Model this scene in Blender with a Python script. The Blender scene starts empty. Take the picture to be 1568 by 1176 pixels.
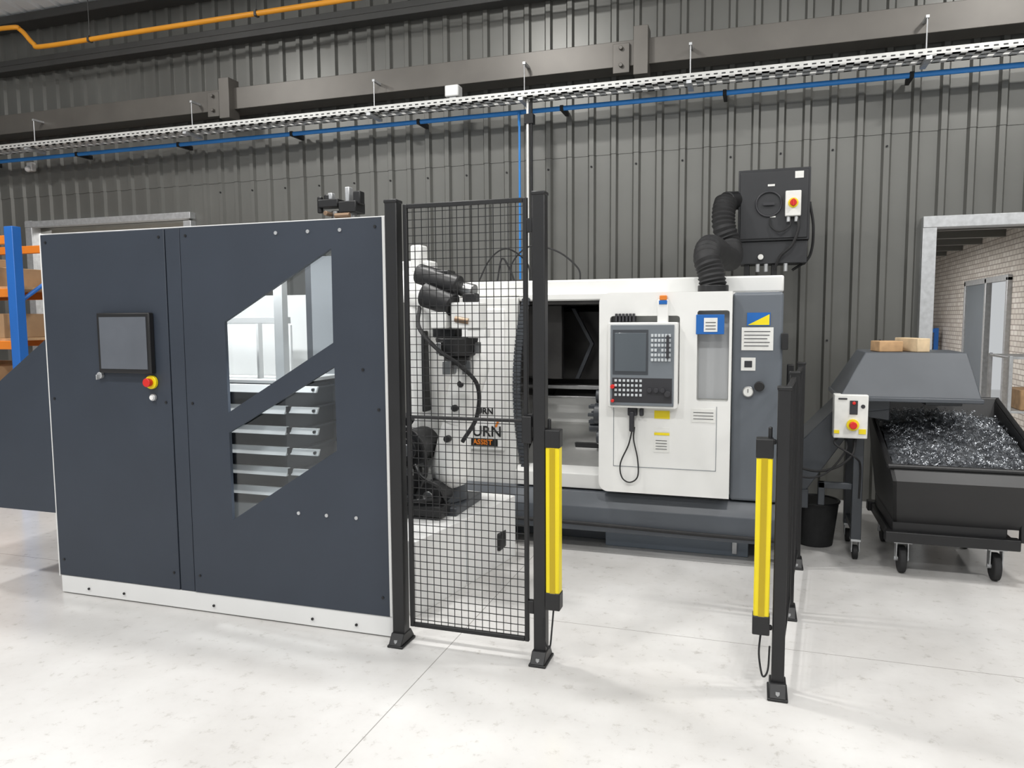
import bpy, bmesh, math, random
from mathutils import Vector, Matrix
random.seed(4)
sc=bpy.context.scene
# ------------------------------------------------------------- materials
def mat(name,col,rough=.5,metal=0,var=0,scale=6,bump=0,bscale=80,emit=0,spec=.5,coat=0):
    m=bpy.data.materials.new(name); m.use_nodes=True; nt=m.node_tree; b=nt.nodes['Principled BSDF']
    b.inputs['Base Color'].default_value=(*col,1); b.inputs['Roughness'].default_value=rough; b.inputs['Metallic'].default_value=metal
    b.inputs['Specular IOR Level'].default_value=spec; b.inputs['Coat Weight'].default_value=coat
    tc=nt.nodes.new('ShaderNodeTexCoord')
    if var:
        n=nt.nodes.new('ShaderNodeTexNoise'); n.inputs['Scale'].default_value=scale; n.inputs['Detail'].default_value=6
        nt.links.new(tc.outputs['Object'],n.inputs['Vector'])
        r=nt.nodes.new('ShaderNodeValToRGB'); r.color_ramp.elements[0].position=.3; r.color_ramp.elements[1].position=.7
        r.color_ramp.elements[0].color=(*[c*(1-var) for c in col],1); r.color_ramp.elements[1].color=(*[min(1,c*(1+var)) for c in col],1)
        nt.links.new(n.outputs['Fac'],r.inputs['Fac']); nt.links.new(r.outputs['Color'],b.inputs['Base Color'])
    if bump:
        n=nt.nodes.new('ShaderNodeTexNoise'); n.inputs['Scale'].default_value=bscale; n.inputs['Detail'].default_value=4
        nt.links.new(tc.outputs['Object'],n.inputs['Vector'])
        u=nt.nodes.new('ShaderNodeBump'); u.inputs['Strength'].default_value=bump; u.inputs['Distance'].default_value=.01
        nt.links.new(n.outputs['Fac'],u.inputs['Height']); nt.links.new(u.outputs['Normal'],b.inputs['Normal'])
    if emit:
        b.inputs['Emission Color'].default_value=(*col,1); b.inputs['Emission Strength'].default_value=emit
    return m
NAVY=mat('navy_powdercoat',(.032,.041,.058),.5,0,.06,3,.05,300)
WHITE=mat('white_enamel',(.80,.80,.79),.4,0,.03,3)
SHELFW=mat('shelf_light_grey',(.66,.66,.65),.4,0,.04,5)
LWHITE=mat('lathe_white_paint',(.78,.78,.76),.35,0,.03,4,coat=.2)
BLACK=mat('black_powdercoat',(.012,.012,.013),.45,0,.1,8)
RUBBER=mat('black_rubber',(.015,.015,.016),.7,0,.2,20)
DGREY=mat('dark_grey_paint',(.050,.056,.065),.4,0,.08,4)
HOODG=mat('hood_grey_paint',(.072,.080,.092),.42,0,.08,4)
MGREY=mat('lathe_grey_paint',(.12,.135,.155),.4,0,.06,4)
CHAS=mat('chassis_grey_paint',(.085,.095,.11),.4,0,.06,4)
PLIN=mat('plinth_blue_grey',(.17,.20,.24),.45,0,.05,4)
CPANEL=mat('control_panel_grey',(.16,.18,.20),.5,0,.03,4)
BOARD=mat('light_grey_board',(.24,.255,.27),.5,0,.03,4)
SCREEN=mat('screen_glass',(.10,.115,.13),.15,0,.05,2)
SCREEN2=mat('hmi_screen',(.11,.12,.14),.25,0,.08,5)
KEY=mat('keycap_light',(.55,.58,.6),.5)
KEYD=mat('keycap_dark',(.03,.03,.035),.5)
YEL=mat('safety_yellow',(.85,.68,.01),.4,0,.03,5)
RED=mat('red_plastic',(.65,.02,.015),.35)
ORANGE=mat('orange_paint',(.70,.20,.02),.4,0,.04,5)
GASO=mat('gas_pipe_yellow_orange',(.80,.33,.02),.4,0,.04,5)
BLUE=mat('blue_paint',(.02,.13,.45),.4,0,.04,5)
AIRB=mat('air_pipe_blue',(.03,.24,.68),.4,0,.04,5)
BLUEL=mat('label_blue',(.01,.12,.42),.4)
PAPER=mat('label_paper',(.75,.75,.72),.6,0,.04,30)
STEEL=mat('brushed_steel',(.42,.42,.42),.35,1,.1,30)
GALV=mat('galvanised_steel',(.55,.56,.57),.45,.6,.12,25)
TRAYW=mat('cable_tray_zinc',(.62,.62,.60),.45,.2,.08,25)
BEAM=mat('purlin_steel_paint',(.135,.125,.112),.4,.3,.1,3)
EAVE=mat('eaves_dark_steel',(.06,.06,.058),.5,.2,.1,3)
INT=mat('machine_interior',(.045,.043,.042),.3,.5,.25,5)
INTL=mat('machine_interior_steel',(.6,.6,.58),.25,.6,.1,5)
WOOD=mat('raw_timber',(.50,.31,.16),.7,0,.2,15)
CARD=mat('cardboard',(.42,.27,.15),.8,0,.1,8)
SWARF=mat('steel_swarf',(.46,.48,.51),.33,.85,.5,30)
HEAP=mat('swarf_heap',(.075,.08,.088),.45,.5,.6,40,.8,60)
BRASS=mat('bronze_fittings',(.30,.20,.13),.4,.5)
ROOF=mat('roof_sheet',(.85,.87,.88),.5,0,.05,3)
ROBW=mat('robot_white',(.84,.84,.82),.35,0,.03,5)
ROOMF=mat('next_room_plaster',(.7,.68,.64),.8,0,.05,3)
CLAD=mat('cladding_grey_brown',(.158,.158,.147),.36,.35,.14,.9)
def glassmat():
    m=bpy.data.materials.new('polycarbonate_window'); m.use_nodes=True; nt=m.node_tree; nt.nodes.clear()
    o=nt.nodes.new('ShaderNodeOutputMaterial'); t=nt.nodes.new('ShaderNodeBsdfTransparent'); g=nt.nodes.new('ShaderNodeBsdfGlossy')
    t.inputs[0].default_value=(.90,.93,.95,1); g.inputs['Roughness'].default_value=.03; mx=nt.nodes.new('ShaderNodeMixShader'); mx.inputs[0].default_value=.06
    nt.links.new(t.outputs[0],mx.inputs[1]); nt.links.new(g.outputs[0],mx.inputs[2]); nt.links.new(mx.outputs[0],o.inputs[0]); return m
GLASS=glassmat()
def floormat():
    m=bpy.data.materials.new('painted_concrete_floor'); m.use_nodes=True; nt=m.node_tree; b=nt.nodes['Principled BSDF']; L=nt.links.new
    N=lambda t:nt.nodes.new(t)
    tc=N('ShaderNodeTexCoord')
    n1=N('ShaderNodeTexNoise'); n1.inputs['Scale'].default_value=1.0; n1.inputs['Detail'].default_value=9; n1.inputs['Roughness'].default_value=.6; L(tc.outputs['Object'],n1.inputs['Vector'])
    r1=N('ShaderNodeValToRGB'); r1.color_ramp.elements[0].position=.3; r1.color_ramp.elements[0].color=(.52,.505,.488,1); r1.color_ramp.elements[1].position=.66; r1.color_ramp.elements[1].color=(.68,.672,.66,1)
    L(n1.outputs['Fac'],r1.inputs['Fac'])
    n2=N('ShaderNodeTexNoise'); n2.inputs['Scale'].default_value=16; n2.inputs['Detail'].default_value=10; n2.inputs['Roughness'].default_value=.75; L(tc.outputs['Object'],n2.inputs['Vector'])
    r2=N('ShaderNodeValToRGB'); r2.color_ramp.elements[0].position=.32; r2.color_ramp.elements[0].color=(.74,.72,.70,1); r2.color_ramp.elements[1].position=.43; r2.color_ramp.elements[1].color=(1,1,1,1)
    L(n2.outputs['Fac'],r2.inputs['Fac'])
    mx=N('ShaderNodeMixRGB'); mx.blend_type='MULTIPLY'; mx.inputs[0].default_value=1; L(r1.outputs[0],mx.inputs[1]); L(r2.outputs[0],mx.inputs[2])
    sp=N('ShaderNodeSeparateXYZ'); L(tc.outputs['Object'],sp.inputs[0])
    def line(out,at):
        s=N('ShaderNodeMath'); s.operation='SUBTRACT'; s.inputs[1].default_value=at; L(out,s.inputs[0])
        a=N('ShaderNodeMath'); a.operation='ABSOLUTE'; L(s.outputs[0],a.inputs[0])
        l=N('ShaderNodeMath'); l.operation='LESS_THAN'; l.inputs[1].default_value=.0022; L(a.outputs[0],l.inputs[0]); return l.outputs[0]
    ls=[line(sp.outputs[0],-1.357),line(sp.outputs[0],-6.4),line(sp.outputs[0],3.6),line(sp.outputs[1],3.62)]
    acc=ls[0]
    for l in ls[1:]:
        q=N('ShaderNodeMath'); q.operation='MAXIMUM'; L(acc,q.inputs[0]); L(l,q.inputs[1]); acc=q.outputs[0]
    h=N('ShaderNodeMath'); h.operation='MULTIPLY'; h.inputs[1].default_value=.75; L(acc,h.inputs[0])
    m2=N('ShaderNodeMixRGB'); L(h.outputs[0],m2.inputs[0]); L(mx.outputs[0],m2.inputs[1]); m2.inputs[2].default_value=(.20,.19,.175,1)
    L(m2.outputs[0],b.inputs['Base Color']); b.inputs['Roughness'].default_value=.22; b.inputs['Specular IOR Level'].default_value=.5
    bp=N('ShaderNodeBump'); bp.inputs['Strength'].default_value=.05; bp.inputs['Distance'].default_value=.003; L(n2.outputs['Fac'],bp.inputs['Height']); L(bp.outputs[0],b.inputs['Normal'])
    return m
FLOORM=floormat()
def brickmat():
    m=bpy.data.materials.new('white_painted_brick'); m.use_nodes=True; nt=m.node_tree; b=nt.nodes['Principled BSDF']; L=nt.links.new
    tc=nt.nodes.new('ShaderNodeTexCoord'); sp=nt.nodes.new('ShaderNodeSeparateXYZ'); cb=nt.nodes.new('ShaderNodeCombineXYZ')
    L(tc.outputs['Object'],sp.inputs[0]); L(sp.outputs[1],cb.inputs[0]); L(sp.outputs[2],cb.inputs[1])
    br=nt.nodes.new('ShaderNodeTexBrick'); L(cb.outputs[0],br.inputs['Vector']); br.inputs['Scale'].default_value=4.0
    br.inputs['Color1'].default_value=(.72,.68,.63,1); br.inputs['Color2'].default_value=(.58,.53,.48,1); br.inputs['Mortar'].default_value=(.32,.28,.25,1); br.inputs['Mortar Size'].default_value=.025
    L(br.outputs[0],b.inputs['Base Color']); b.inputs['Roughness'].default_value=.8; return m
BRICK=brickmat()
# ------------------------------------------------------------- builder
def empty(name,loc=(0,0,0)):
    e=bpy.data.objects.new(name,None); e.location=loc; e.empty_display_size=.1; sc.collection.objects.link(e); return e
class MB:
    def __init__(s,parent,name,mt): s.p=parent; s.n=name; s.m=mt; s.bm=bmesh.new()
    def box(s,a,b,rz=0,M=None):
        c=[(a[i]+b[i])/2 for i in range(3)]; d=[abs(b[i]-a[i]) for i in range(3)]
        T=Matrix.Translation(c)@Matrix.Rotation(rz,4,'Z')@Matrix.Diagonal((*d,1))
        if M: T=M@T
        bmesh.ops.create_cube(s.bm,size=1,matrix=T); return s
    def cyl(s,p1,p2,r1,r2=None,seg=20):
        p1=Vector(p1);p2=Vector(p2); d=p2-p1; r2=r1 if r2 is None else r2
        T=Matrix.Translation((p1+p2)/2)@d.to_track_quat('Z','Y').to_matrix().to_4x4()
        bmesh.ops.create_cone(s.bm,cap_ends=True,segments=seg,radius1=r1,radius2=r2,depth=d.length,matrix=T); return s
    def sph(s,c,r,sc_=(1,1,1),seg=20):
        bmesh.ops.create_uvsphere(s.bm,u_segments=seg,v_segments=seg//2,radius=r,matrix=Matrix.Translation(c)@Matrix.Diagonal((*sc_,1))); return s
    def limb(s,p1,p2,r1,r2): s.cyl(p1,p2,r1,r2,24); s.sph(p1,r1); s.sph(p2,r2); return s
    def prism(s,pts,ax,lo,hi):
        def P(a,b,c): return {'y':(a,c,b),'x':(c,a,b),'z':(a,b,c)}[ax]
        v1=[s.bm.verts.new(P(a,b,lo)) for a,b in pts]; v2=[s.bm.verts.new(P(a,b,hi)) for a,b in pts]; n=len(pts)
        fs=[s.bm.faces.new(v1),s.bm.faces.new(v2[::-1])]
        for i in range(n): fs.append(s.bm.faces.new((v1[i],v2[i],v2[(i+1)%n],v1[(i+1)%n])))
        bmesh.ops.recalc_face_normals(s.bm,faces=fs); return s
    def tube(s,pts,r,seg=12,sub=8,rib=0,caps=True):
        P=[Vector(p) for p in pts]; Q=[]
        if sub>1 and len(P)>2:
            E=[P[0]*2-P[1]]+P+[P[-1]*2-P[-2]]
            for i in range(1,len(E)-2):
                for k in range(sub):
                    t=k/sub; a,b,c,d=E[i-1],E[i],E[i+1],E[i+2]
                    Q.append(.5*((2*b)+(c-a)*t+(2*a-5*b+4*c-d)*t*t+(3*b-a-3*c+d)*t**3))
            Q.append(P[-1])
        else: Q=P
        rings=[]; up=None
        for i,q in enumerate(Q):
            t=(Q[min(i+1,len(Q)-1)]-Q[max(i-1,0)]).normalized()
            if up is None: up=t.orthogonal().normalized()
            up=(up-t*up.dot(t)).normalized(); sd=t.cross(up)
            rr=r*(1+(rib if i%2 else -rib))
            rings.append([s.bm.verts.new(q+(up*math.cos(2*math.pi*k/seg)+sd*math.sin(2*math.pi*k/seg))*rr) for k in range(seg)])
        for a,b in zip(rings,rings[1:]):
            for k in range(seg): s.bm.faces.new((a[k],a[(k+1)%seg],b[(k+1)%seg],b[k]))
        if caps: s.bm.faces.new(rings[0][::-1]); s.bm.faces.new(rings[-1])
        return s
    def done(s,bev=0,ang=35,seg=2):
        bmesh.ops.recalc_face_normals(s.bm,faces=s.bm.faces)
        me=bpy.data.meshes.new(s.n); s.bm.to_mesh(me); s.bm.free()
        for f in me.polygons: f.use_smooth=True
        me.set_sharp_from_angle(angle=math.radians(ang)); me.materials.append(s.m)
        o=bpy.data.objects.new(s.n,me); sc.collection.objects.link(o)
        if s.p: o.parent=s.p
        if bev:
            b=o.modifiers.new('bevel','BEVEL'); b.width=bev; b.segments=seg; b.limit_method='ANGLE'; b.harden_normals=False
        return o
def holed(parent,name,mt,outer,holes,y,th):
    cu=bpy.data.curves.new(name,'CURVE'); cu.dimensions='2D'; cu.fill_mode='BOTH'; cu.extrude=th/2
    for poly in [outer]+holes:
        sp=cu.splines.new('POLY'); sp.points.add(len(poly)-1); sp.use_cyclic_u=True
        for i,(a,b) in enumerate(poly): sp.points[i].co=(a,b,0,1)
    t=bpy.data.objects.new('tmp',cu); sc.collection.objects.link(t); bpy.context.view_layer.update()
    me=bpy.data.meshes.new_from_object(t.evaluated_get(bpy.context.evaluated_depsgraph_get())); bpy.data.objects.remove(t)
    me.transform(Matrix.Translation((0,y,0))@Matrix.Rotation(math.pi/2,4,'X')); me.materials.clear(); me.materials.append(mt)
    o=bpy.data.objects.new(name,me); sc.collection.objects.link(o); o.parent=parent; return o
def rrect(x0,z0,x1,z1,r,n=6,corners=(1,1,1,1)):
    pts=[]
    for (cx,cz,a0,k) in ((x1-r,z1-r,0,0),(x0+r,z1-r,90,1),(x0+r,z0+r,180,2),(x1-r,z0+r,270,3)):
        if corners[k]:
            for i in range(n+1):
                a=math.radians(a0+90*i/n); pts.append((cx+r*math.cos(a),cz+r*math.sin(a)))
        else: pts.append((cx+r*(1 if k in(0,3) else -1),cz+r*(1 if k in(0,1) else -1)))
    return pts
def text(parent,name,s,loc,size,mt,ext=.001):
    c=bpy.data.curves.new(name,'FONT'); c.body=s; c.size=size; c.extrude=ext; c.align_x='CENTER'; c.align_y='CENTER'; c.offset=.0015
    t=bpy.data.objects.new('t',c); sc.collection.objects.link(t); bpy.context.view_layer.update()
    me=bpy.data.meshes.new_from_object(t.evaluated_get(bpy.context.evaluated_depsgraph_get())); bpy.data.objects.remove(t)
    me.transform(Matrix.Translation(loc)@Matrix.Rotation(math.pi/2,4,'X')); me.materials.clear(); me.materials.append(mt)
    o=bpy.data.objects.new(name,me); sc.collection.objects.link(o); o.parent=parent; return o

# ------------------------------------------------------------- room shell
WY=6.8
MB(None,'floor',FLOORM).box((-15,-6,-.12),(9,18,0)).done()
PER=.2
def clad(m,x0,x1,z0,z1,y=WY,per=PER):
    prof=[(0,0),(.125,0),(.142,-.03),(.183,-.03)]
    xs=[]; k=math.floor(x0/per)
    while k*per<x1:
        for dx,dy in prof:
            X=k*per+dx
            if x0<X<x1: xs.append((X,dy))
        k+=1
    def yat(x):
        u=(x%per)
        P=prof+[(per,0)]
        for a,b in zip(P,P[1:]):
            if a[0]<=u<=b[0]: return a[1]+(b[1]-a[1])*(u-a[0])/(b[0]-a[0])
        return 0
    xs=[(x0,yat(x0))]+xs+[(x1,yat(x1))]
    vb=[m.bm.verts.new((a,y+b,z0)) for a,b in xs]; vt=[m.bm.verts.new((a,y+b,z1)) for a,b in xs]
    for i in range(len(xs)-1): m.bm.faces.new((vb[i],vb[i+1],vt[i+1],vt[i]))
    m.box((x0,y+.005,z0),(x1,y+.2,z1))
w=MB(None,'wall_back',CLAD)
TOP=4.94
for a in ((-15,-8.08,0,3.0),(-8.08,-5.88,2.64,3.0),(-5.88,1.28,0,3.0),(1.28,2.75,2.25,3.0),(2.75,9,0,3.0)): clad(w,*a)
clad(w,-15,9,3.0,TOP+.1,WY-.006)
w.done(ang=20)
c=MB(None,'ceiling',ROOF)
sl=.16
for i in range(0,96):
    x=-15+i*.25
    c.prism([(x,TOP),(x+.17,TOP),(x+.19,TOP+.04),(x+.23,TOP+.04),(x+.25,TOP),(x+.25,TOP+.08),(x,TOP+.08)],'y',-.0,1)
for v in c.bm.verts:
    t=v.co.y; y=WY+.15-t*12.8; v.co.y=y; v.co.z+=(WY-y)*sl
c.done(ang=20)
MB(None,'wall_left',CLAD).box((-15.15,-6,0),(-15,WY+.2,7.2)).done()
MB(None,'wall_right',CLAD).box((9,-6,0),(9.15,WY+.2,7.2)).done()
t=MB(None,'trim_1',BEAM)
t.prism([(6.52,3.66),(6.76,3.66),(6.76,3.69),(6.55,3.69),(6.55,3.84),(6.76,3.84),(6.76,3.87),(6.52,3.87)],'x',-14.9,8.9)
t.done(.004)
t=MB(None,'trim_2',BEAM)
for x in (-9.32,-5.19,-1.057,3.07):
    t.box((x-.14,6.49,3.60),(x+.0,6.53,3.84)); t.box((x+.04,6.44,3.56),(x+.16,6.6,3.95))
    for dz in (.04,.18): t.cyl((x-.07,6.49,3.62+dz),(x-.07,6.46,3.62+dz),.018,seg=6)
t.done(.003)
t=MB(None,'trim_3',EAVE); t.box((-14.9,6.62,4.38),(8.9,6.77,4.44)); t.box((-14.9,6.62,4.44),(8.9,6.64,4.5)); t.done(.004)
t=MB(None,'trim_4',EAVE); t.box((-14.9,6.55,4.86),(8.9,6.78,4.95)); t.done(.01)
t=MB(None,'door_1',GALV)
t.box((1.235,6.72,0),(1.335,6.84,2.33)); t.box((1.235,6.715,2.24),(2.80,6.84,2.33)); t.box((2.72,6.72,0),(2.80,6.84,2.24)); t.done(.004)
t=MB(None,'door_2',GALV)
t.box((-8.16,6.72,0),(-8.06,6.84,2.72)); t.box((-8.16,6.715,2.64),(-5.8,6.84,2.71)); t.box((-5.9,6.72,0),(-5.8,6.84,2.62)); t.done(.004)
w=MB(None,'wall_brick',BRICK)
w.box((2.85,7.01,0),(3.05,10.3,2.6)); w.box((2.85,12.2,0),(3.05,17,2.6)); w.box((2.85,10.3,2.0),(3.05,12.2,2.6)); w.done()
MB(None,'wall_far_end',BRICK).box((-.4,15.6,0),(2.85,15.8,2.6)).done()
MB(None,'wall_corridor',ROOMF).box((-.5,7.01,0),(-.4,15.8,2.6)).done()
cc=MB(None,'ceiling_corridor',CLAD).box((-.5,7.01,2.6),(3.05,17,3.05))
for k in range(8): cc.box((-.4,7.6+k,2.5),(2.85,7.7+k,2.6))
cc.done()
d=empty('door_3')
MB(d,'door_leaf',CPANEL).box((2.82,11.25,0),(2.86,12.15,1.97)).done(.004)
MB(d,'frame',GALV).box((2.80,11.15,0),(2.87,11.22,2.02)).box((2.80,12.16,0),(2.87,12.23,2.02)).box((2.80,10.27,1.96),(2.87,12.23,2.03)).box((2.80,10.27,0),(2.87,10.34,2.0)).done(.004)
MB(d,'passage',DGREY).box((3.4,10.2,0),(3.45,11.3,2)).done()
wn=empty('window_1')
MB(wn,'frame',ORANGE).box((2.3,15.52,1.3),(2.36,15.6,2.2)).box((2.78,15.52,1.3),(2.84,15.6,2.2)).box((2.3,15.52,2.15),(2.84,15.6,2.2)).box((2.3,15.52,1.3),(2.84,15.6,1.35)).done(.003)
MB(wn,'pane',mat('window_daylight',(.8,.85,.9),.5,emit=1)).box((2.36,15.56,1.35),(2.78,15.59,2.15)).done()
MB(None,'wall_store_back',ROOMF).box((-12,10.4,0),(-2.5,10.5,3.2)).done()
MB(None,'wall_store_left',ROOMF).box((-12.1,7.01,0),(-12,10.5,3.2)).done()
MB(None,'wall_store_right',ROOMF).box((-2.6,7.01,0),(-2.5,10.4,3.2)).done()
MB(None,'ceiling_store',ROOMF).box((-12.1,7.01,3.2),(-2.5,10.5,3.3)).done()

# ------------------------------------------------------------- services on wall
g=empty('cable_tray')
t=MB(g,'tray_run',TRAYW)
t.box((-14.8,6.30,3.435),(8.8,6.304,3.482)); t.box((-14.8,6.50,3.435),(8.8,6.504,3.482))
x=-14.8
while x<8.8:
    t.box((x,6.30,3.43),(x+.055,6.50,3.436)); x+=.1
t.box((-14.8,6.30,3.43),(8.8,6.325,3.437)); t.box((-14.8,6.475,3.43),(8.8,6.50,3.437)); t.box((-14.8,6.39,3.43),(8.8,6.41,3.437))
t.done()
pf=MB(g,'tray_perforations',BLACK); x=-14.7
while x<8.7: pf.box((x,6.2985,3.452),(x+.03,6.3005,3.462)); x+=.06
pf.done()
h=MB(g,'hangers',GALV)
for x in (-9.6,-7.55,-5.45,-3.4,-1.95,-.55,1.15,2.9,5):
    h.cyl((x,6.4,3.42),(x,6.4,4.9 if x>5 else 3.75),.005,seg=6); h.box((x-.02,6.28,3.40),(x+.02,6.52,3.425)); h.box((x-.012,6.39,3.73),(x+.012,6.6,3.75))
h.done()
MB(g,'vertical_drop',TRAYW).box((-1.922,6.36,1.86),(-1.902,6.39,3.43)).done(.002)
v=MB(g,'drop_cable',RUBBER).cyl((-1.88,6.37,1.86),(-1.88,6.37,3.43),.012); v.box((-1.94,6.35,3.22),(-1.86,6.42,3.30)); v.done()
j=MB(g,'tray_cables',RUBBER)
for k in range(3): j.cyl((-14.7,6.36+k*.04,3.45),(8.7,6.36+k*.04,3.45),.012,seg=8)
j.done()
g=empty('compressed_air_pipe')
b=MB(g,'main_pipe',AIRB); b.cyl((-14.7,6.56,3.375),(8.7,6.56,3.375),.021,seg=12); b.cyl((-2.04,6.54,3.38),(-2.04,6.54,1.9),.010,seg=10)
b.tube([(-2.04,6.56,3.38),(-2.04,6.53,3.36),(-2.04,6.53,3.3),(-2.04,6.54,3.25)],.012); b.done()
b=MB(g,'clips',RUBBER)
x=-14
while x<8.5: b.box((x,6.535,3.352),(x+.03,6.75,3.398)); x+=1.37
b.done(.003)
g=empty('gas_pipe')
b=MB(g,'pipe',GASO); b.tube([(-8.6,6.1,4.62),(-7.55,6.15,4.62),(-7.42,6.2,4.60),(-7.25,6.2,4.44),(-7.1,6.2,4.40),(-6.0,6.2,4.40)],.024,12,6); b.cyl((-6.05,6.2,4.40),(8.5,6.2,4.40),.024,seg=14); b.done()
b=MB(g,'hanger_rods',EAVE)
for x in (-6.5,-4.5,-2.4,-.3,2): b.cyl((x,6.2,4.42),(x,6.2,5.02),.005,seg=6); b.box((x-.012,6.172,4.372),(x+.012,6.228,4.43))
b.done()
g=empty('emergency_light'); MB(g,'housing',WHITE).box((-2.66,6.31,3.50),(-2.53,6.42,3.60)).done(.012); MB(g,'mount',GALV).box((-2.62,6.33,3.484),(-2.56,6.39,3.5)).done()
g=empty('motion_sensor'); MB(g,'body',WHITE).box((-8.06,6.70,3.28),(-7.98,6.765,3.38)).sph((-8.02,6.69,3.3),.035).done(.01)
s=MB(None,'cladding_screws',RUBBER)
k=-60
while k<45:
    for z in (2.9,1.35): 
        X=k*PER+.1625
        if -5.8<X<1.15 or X<-8.3: s.cyl((X,WY-.0305,z),(X,WY-.040,z),.009,seg=6)
    k+=2
s.done()

# ------------------------------------------------------------- robot loading cell cabinet
cell=empty('robot_loading_cell')
Yp=3.18
Z0,Z1=.108,2.022
holed(cell,'front_panel_right',NAVY,[(-2.815,Z0),(-1.665,Z0),(-1.665,Z1),(-2.815,Z1)],
  [[(-2.561,1.541),(-1.935,1.888),(-1.938,1.438),(-2.560,1.078)],[(-2.560,.975),(-1.935,1.322),(-1.933,.912),(-2.561,.516)]],Yp+.01,.02)
MB(cell,'front_panel_left',NAVY).box((-3.756,Yp,Z0),(-2.917,Yp+.02,Z1)).done(.003)
MB(cell,'panel_joint_strip',NAVY).box((-2.911,Yp+.002,Z0),(-2.821,Yp+.02,Z1)).done(.002)
MB(cell,'joint_backing',BLACK).box((-2.93,Yp+.022,Z0),(-2.80,Yp+.03,Z1)).done()
MB(cell,'kick_plate',WHITE).box((-3.752,Yp+.004,.006),(-1.652,Yp+.05,.106)).done(.003)
MB(cell,'window_polycarbonate',GLASS).box((-2.62,Yp+.024,.47),(-1.88,Yp+.028,1.93)).done()
fr=MB(cell,'white_frame',WHITE)
fr.box((-1.665,Yp+.0,.108),(-1.650,Yp+.075,2.026)); fr.box((-3.765,Yp+.0,.1),(-3.757,Yp+.08,2.03))
fr.box((-3.76,Yp+.02,2.024),(-1.65,Yp+.08,2.030)); fr.box((-3.76,Yp+.04,0),(-3.70,Yp+.1,2.02)); fr.box((-3.76,4.45,0),(-3.70,4.51,2.02))
fr.box((-3.76,3.2,1.98),(-3.72,4.5,2.02)); fr.done(.002)
MB(cell,'side_panel',NAVY).box((-3.766,3.26,.1),(-3.758,4.5,2.02)).done()
MB(cell,'side_extension',NAVY).prism([(-3.76,1.452),(-4.124,1.212),(-4.45,1.0),(-4.45,.465),(-3.76,.465)],'y',3.18,3.20).done(.002)
MB(cell,'side_extension_body',NAVY).prism([(-3.77,1.43),(-4.43,.99),(-4.43,.48),(-3.77,.48)],'y',3.20,4.2).done(.002)
dr=MB(cell,'drawer_unit',SHELFW)
dr.box((-3.6,3.55,.12),(-3.55,4.0,1.95)); dr.box((-2.44,3.42,1.22),(-2.385,3.47,1.88)); dr.box((-3.6,4.0,.12),(-2.62,4.04,1.70))
dr.box((-3.55,3.46,1.53),(-2.39,3.50,1.565)); dr.box((-3.55,3.50,1.20),(-2.39,4.0,1.22)); dr.box((-2.69,3.6,1.22),(-2.675,3.64,1.53)); dr.box((-3.4,3.8,1.22),(-2.6,3.82,1.52))
dr.box((-3.55,3.44,.30),(-2.42,3.46,.54)); dr.box((-3.55,3.46,.28),(-2.42,4.0,.30)); dr.box((-2.44,3.47,.12),(-2.40,4.0,.50))
for k in range(6):
    z=.60+k*.112
    dr.prism([(3.40,z),(3.418,z),(3.440,z+.042),(3.422,z+.042)],'x',-3.5,-2.38)
    dr.prism([(3.41,z+.006),(3.425,z+.006),(3.442,z+.038),(3.428,z+.038)],'x',-2.36,-2.19)
dr.done(.002)
dd=MB(cell,'drawer_backing',DGREY)
for k in range(6):
    z=.60+k*.112; dd.box((-3.5,3.45,z-.005),(-2.4,4.0,z+.005))
dd.box((-3.5,3.60,.55),(-2.45,3.62,1.19))
dd.box((-2.62,4.0,.3),(-2.58,4.04,1.95)); dd.box((-2.46,3.5,.55),(-2.44,3.98,1.18)); dd.done()
MB(cell,'rear_board',BOARD).box((-2.58,4.0,.3),(-2.30,4.02,1.93)).done()
br=MB(cell,'drawer_brackets',BLACK)
for k in range(6):
    z=.60+k*.112; br.box((-2.38,3.415,z+.01),(-2.355,3.44,z+.04)); br.cyl((-2.21,3.425,z+.022),(-2.21,3.41,z+.022),.008)
br.done()
sc_=MB(cell,'panel_screws',BLACK)
for (x,z) in [(-3.72,.2),(-3.72,1.12),(-3.72,1.98),(-2.95,.2),(-2.95,1.12),(-2.95,1.98),(-2.78,.2),(-2.78,1.12),(-2.78,1.98),(-1.70,.2),(-1.70,1.12),(-1.70,1.98),(-1.78,1.31),(-2.1,.045),(-2.7,.045),(-3.3,.045),(-1.85,.045),(-3.55,.045)]:
    sc_.cyl((x,Yp+.001,z),(x,Yp-.004,z),.007,seg=10)
sc_.done()
sw=MB(cell,'hinge_screws',GALV)
for (x,z) in [(-2.24,1.972),(-2.06,1.972),(-1.885,1.972),(-2.16,.585),(-2.0,.585),(-1.835,.585)]: sw.cyl((x,Yp+.001,z),(x,Yp-.005,z),.009,seg=12)
sw.done()
hm=empty('operator_touchscreen')
MB(hm,'bezel',BLACK).box((-3.355,Yp-.035,1.272),(-3.005,Yp-.001,1.592)).done(.006)
MB(hm,'screen',SCREEN2).box((-3.335,Yp-.038,1.295),(-3.025,Yp-.034,1.57)).done()
es=empty('emergency_stop_button')
MB(es,'collar',YEL).cyl((-3.03,Yp-.001,1.226),(-3.03,Yp-.02,1.226),.036,seg=24).done(.003)
MB(es,'mushroom',RED).cyl((-3.03,Yp-.02,1.226),(-3.03,Yp-.05,1.226),.02,.024,seg=20).done(.004)
kb=empty('key_switch'); MB(kb,'ring',GALV).cyl((-3.372,Yp-.001,1.257),(-3.372,Yp-.02,1.257),.018).box((-3.375,Yp-.04,1.235),(-3.369,Yp-.018,1.262)).done(.002)
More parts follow.
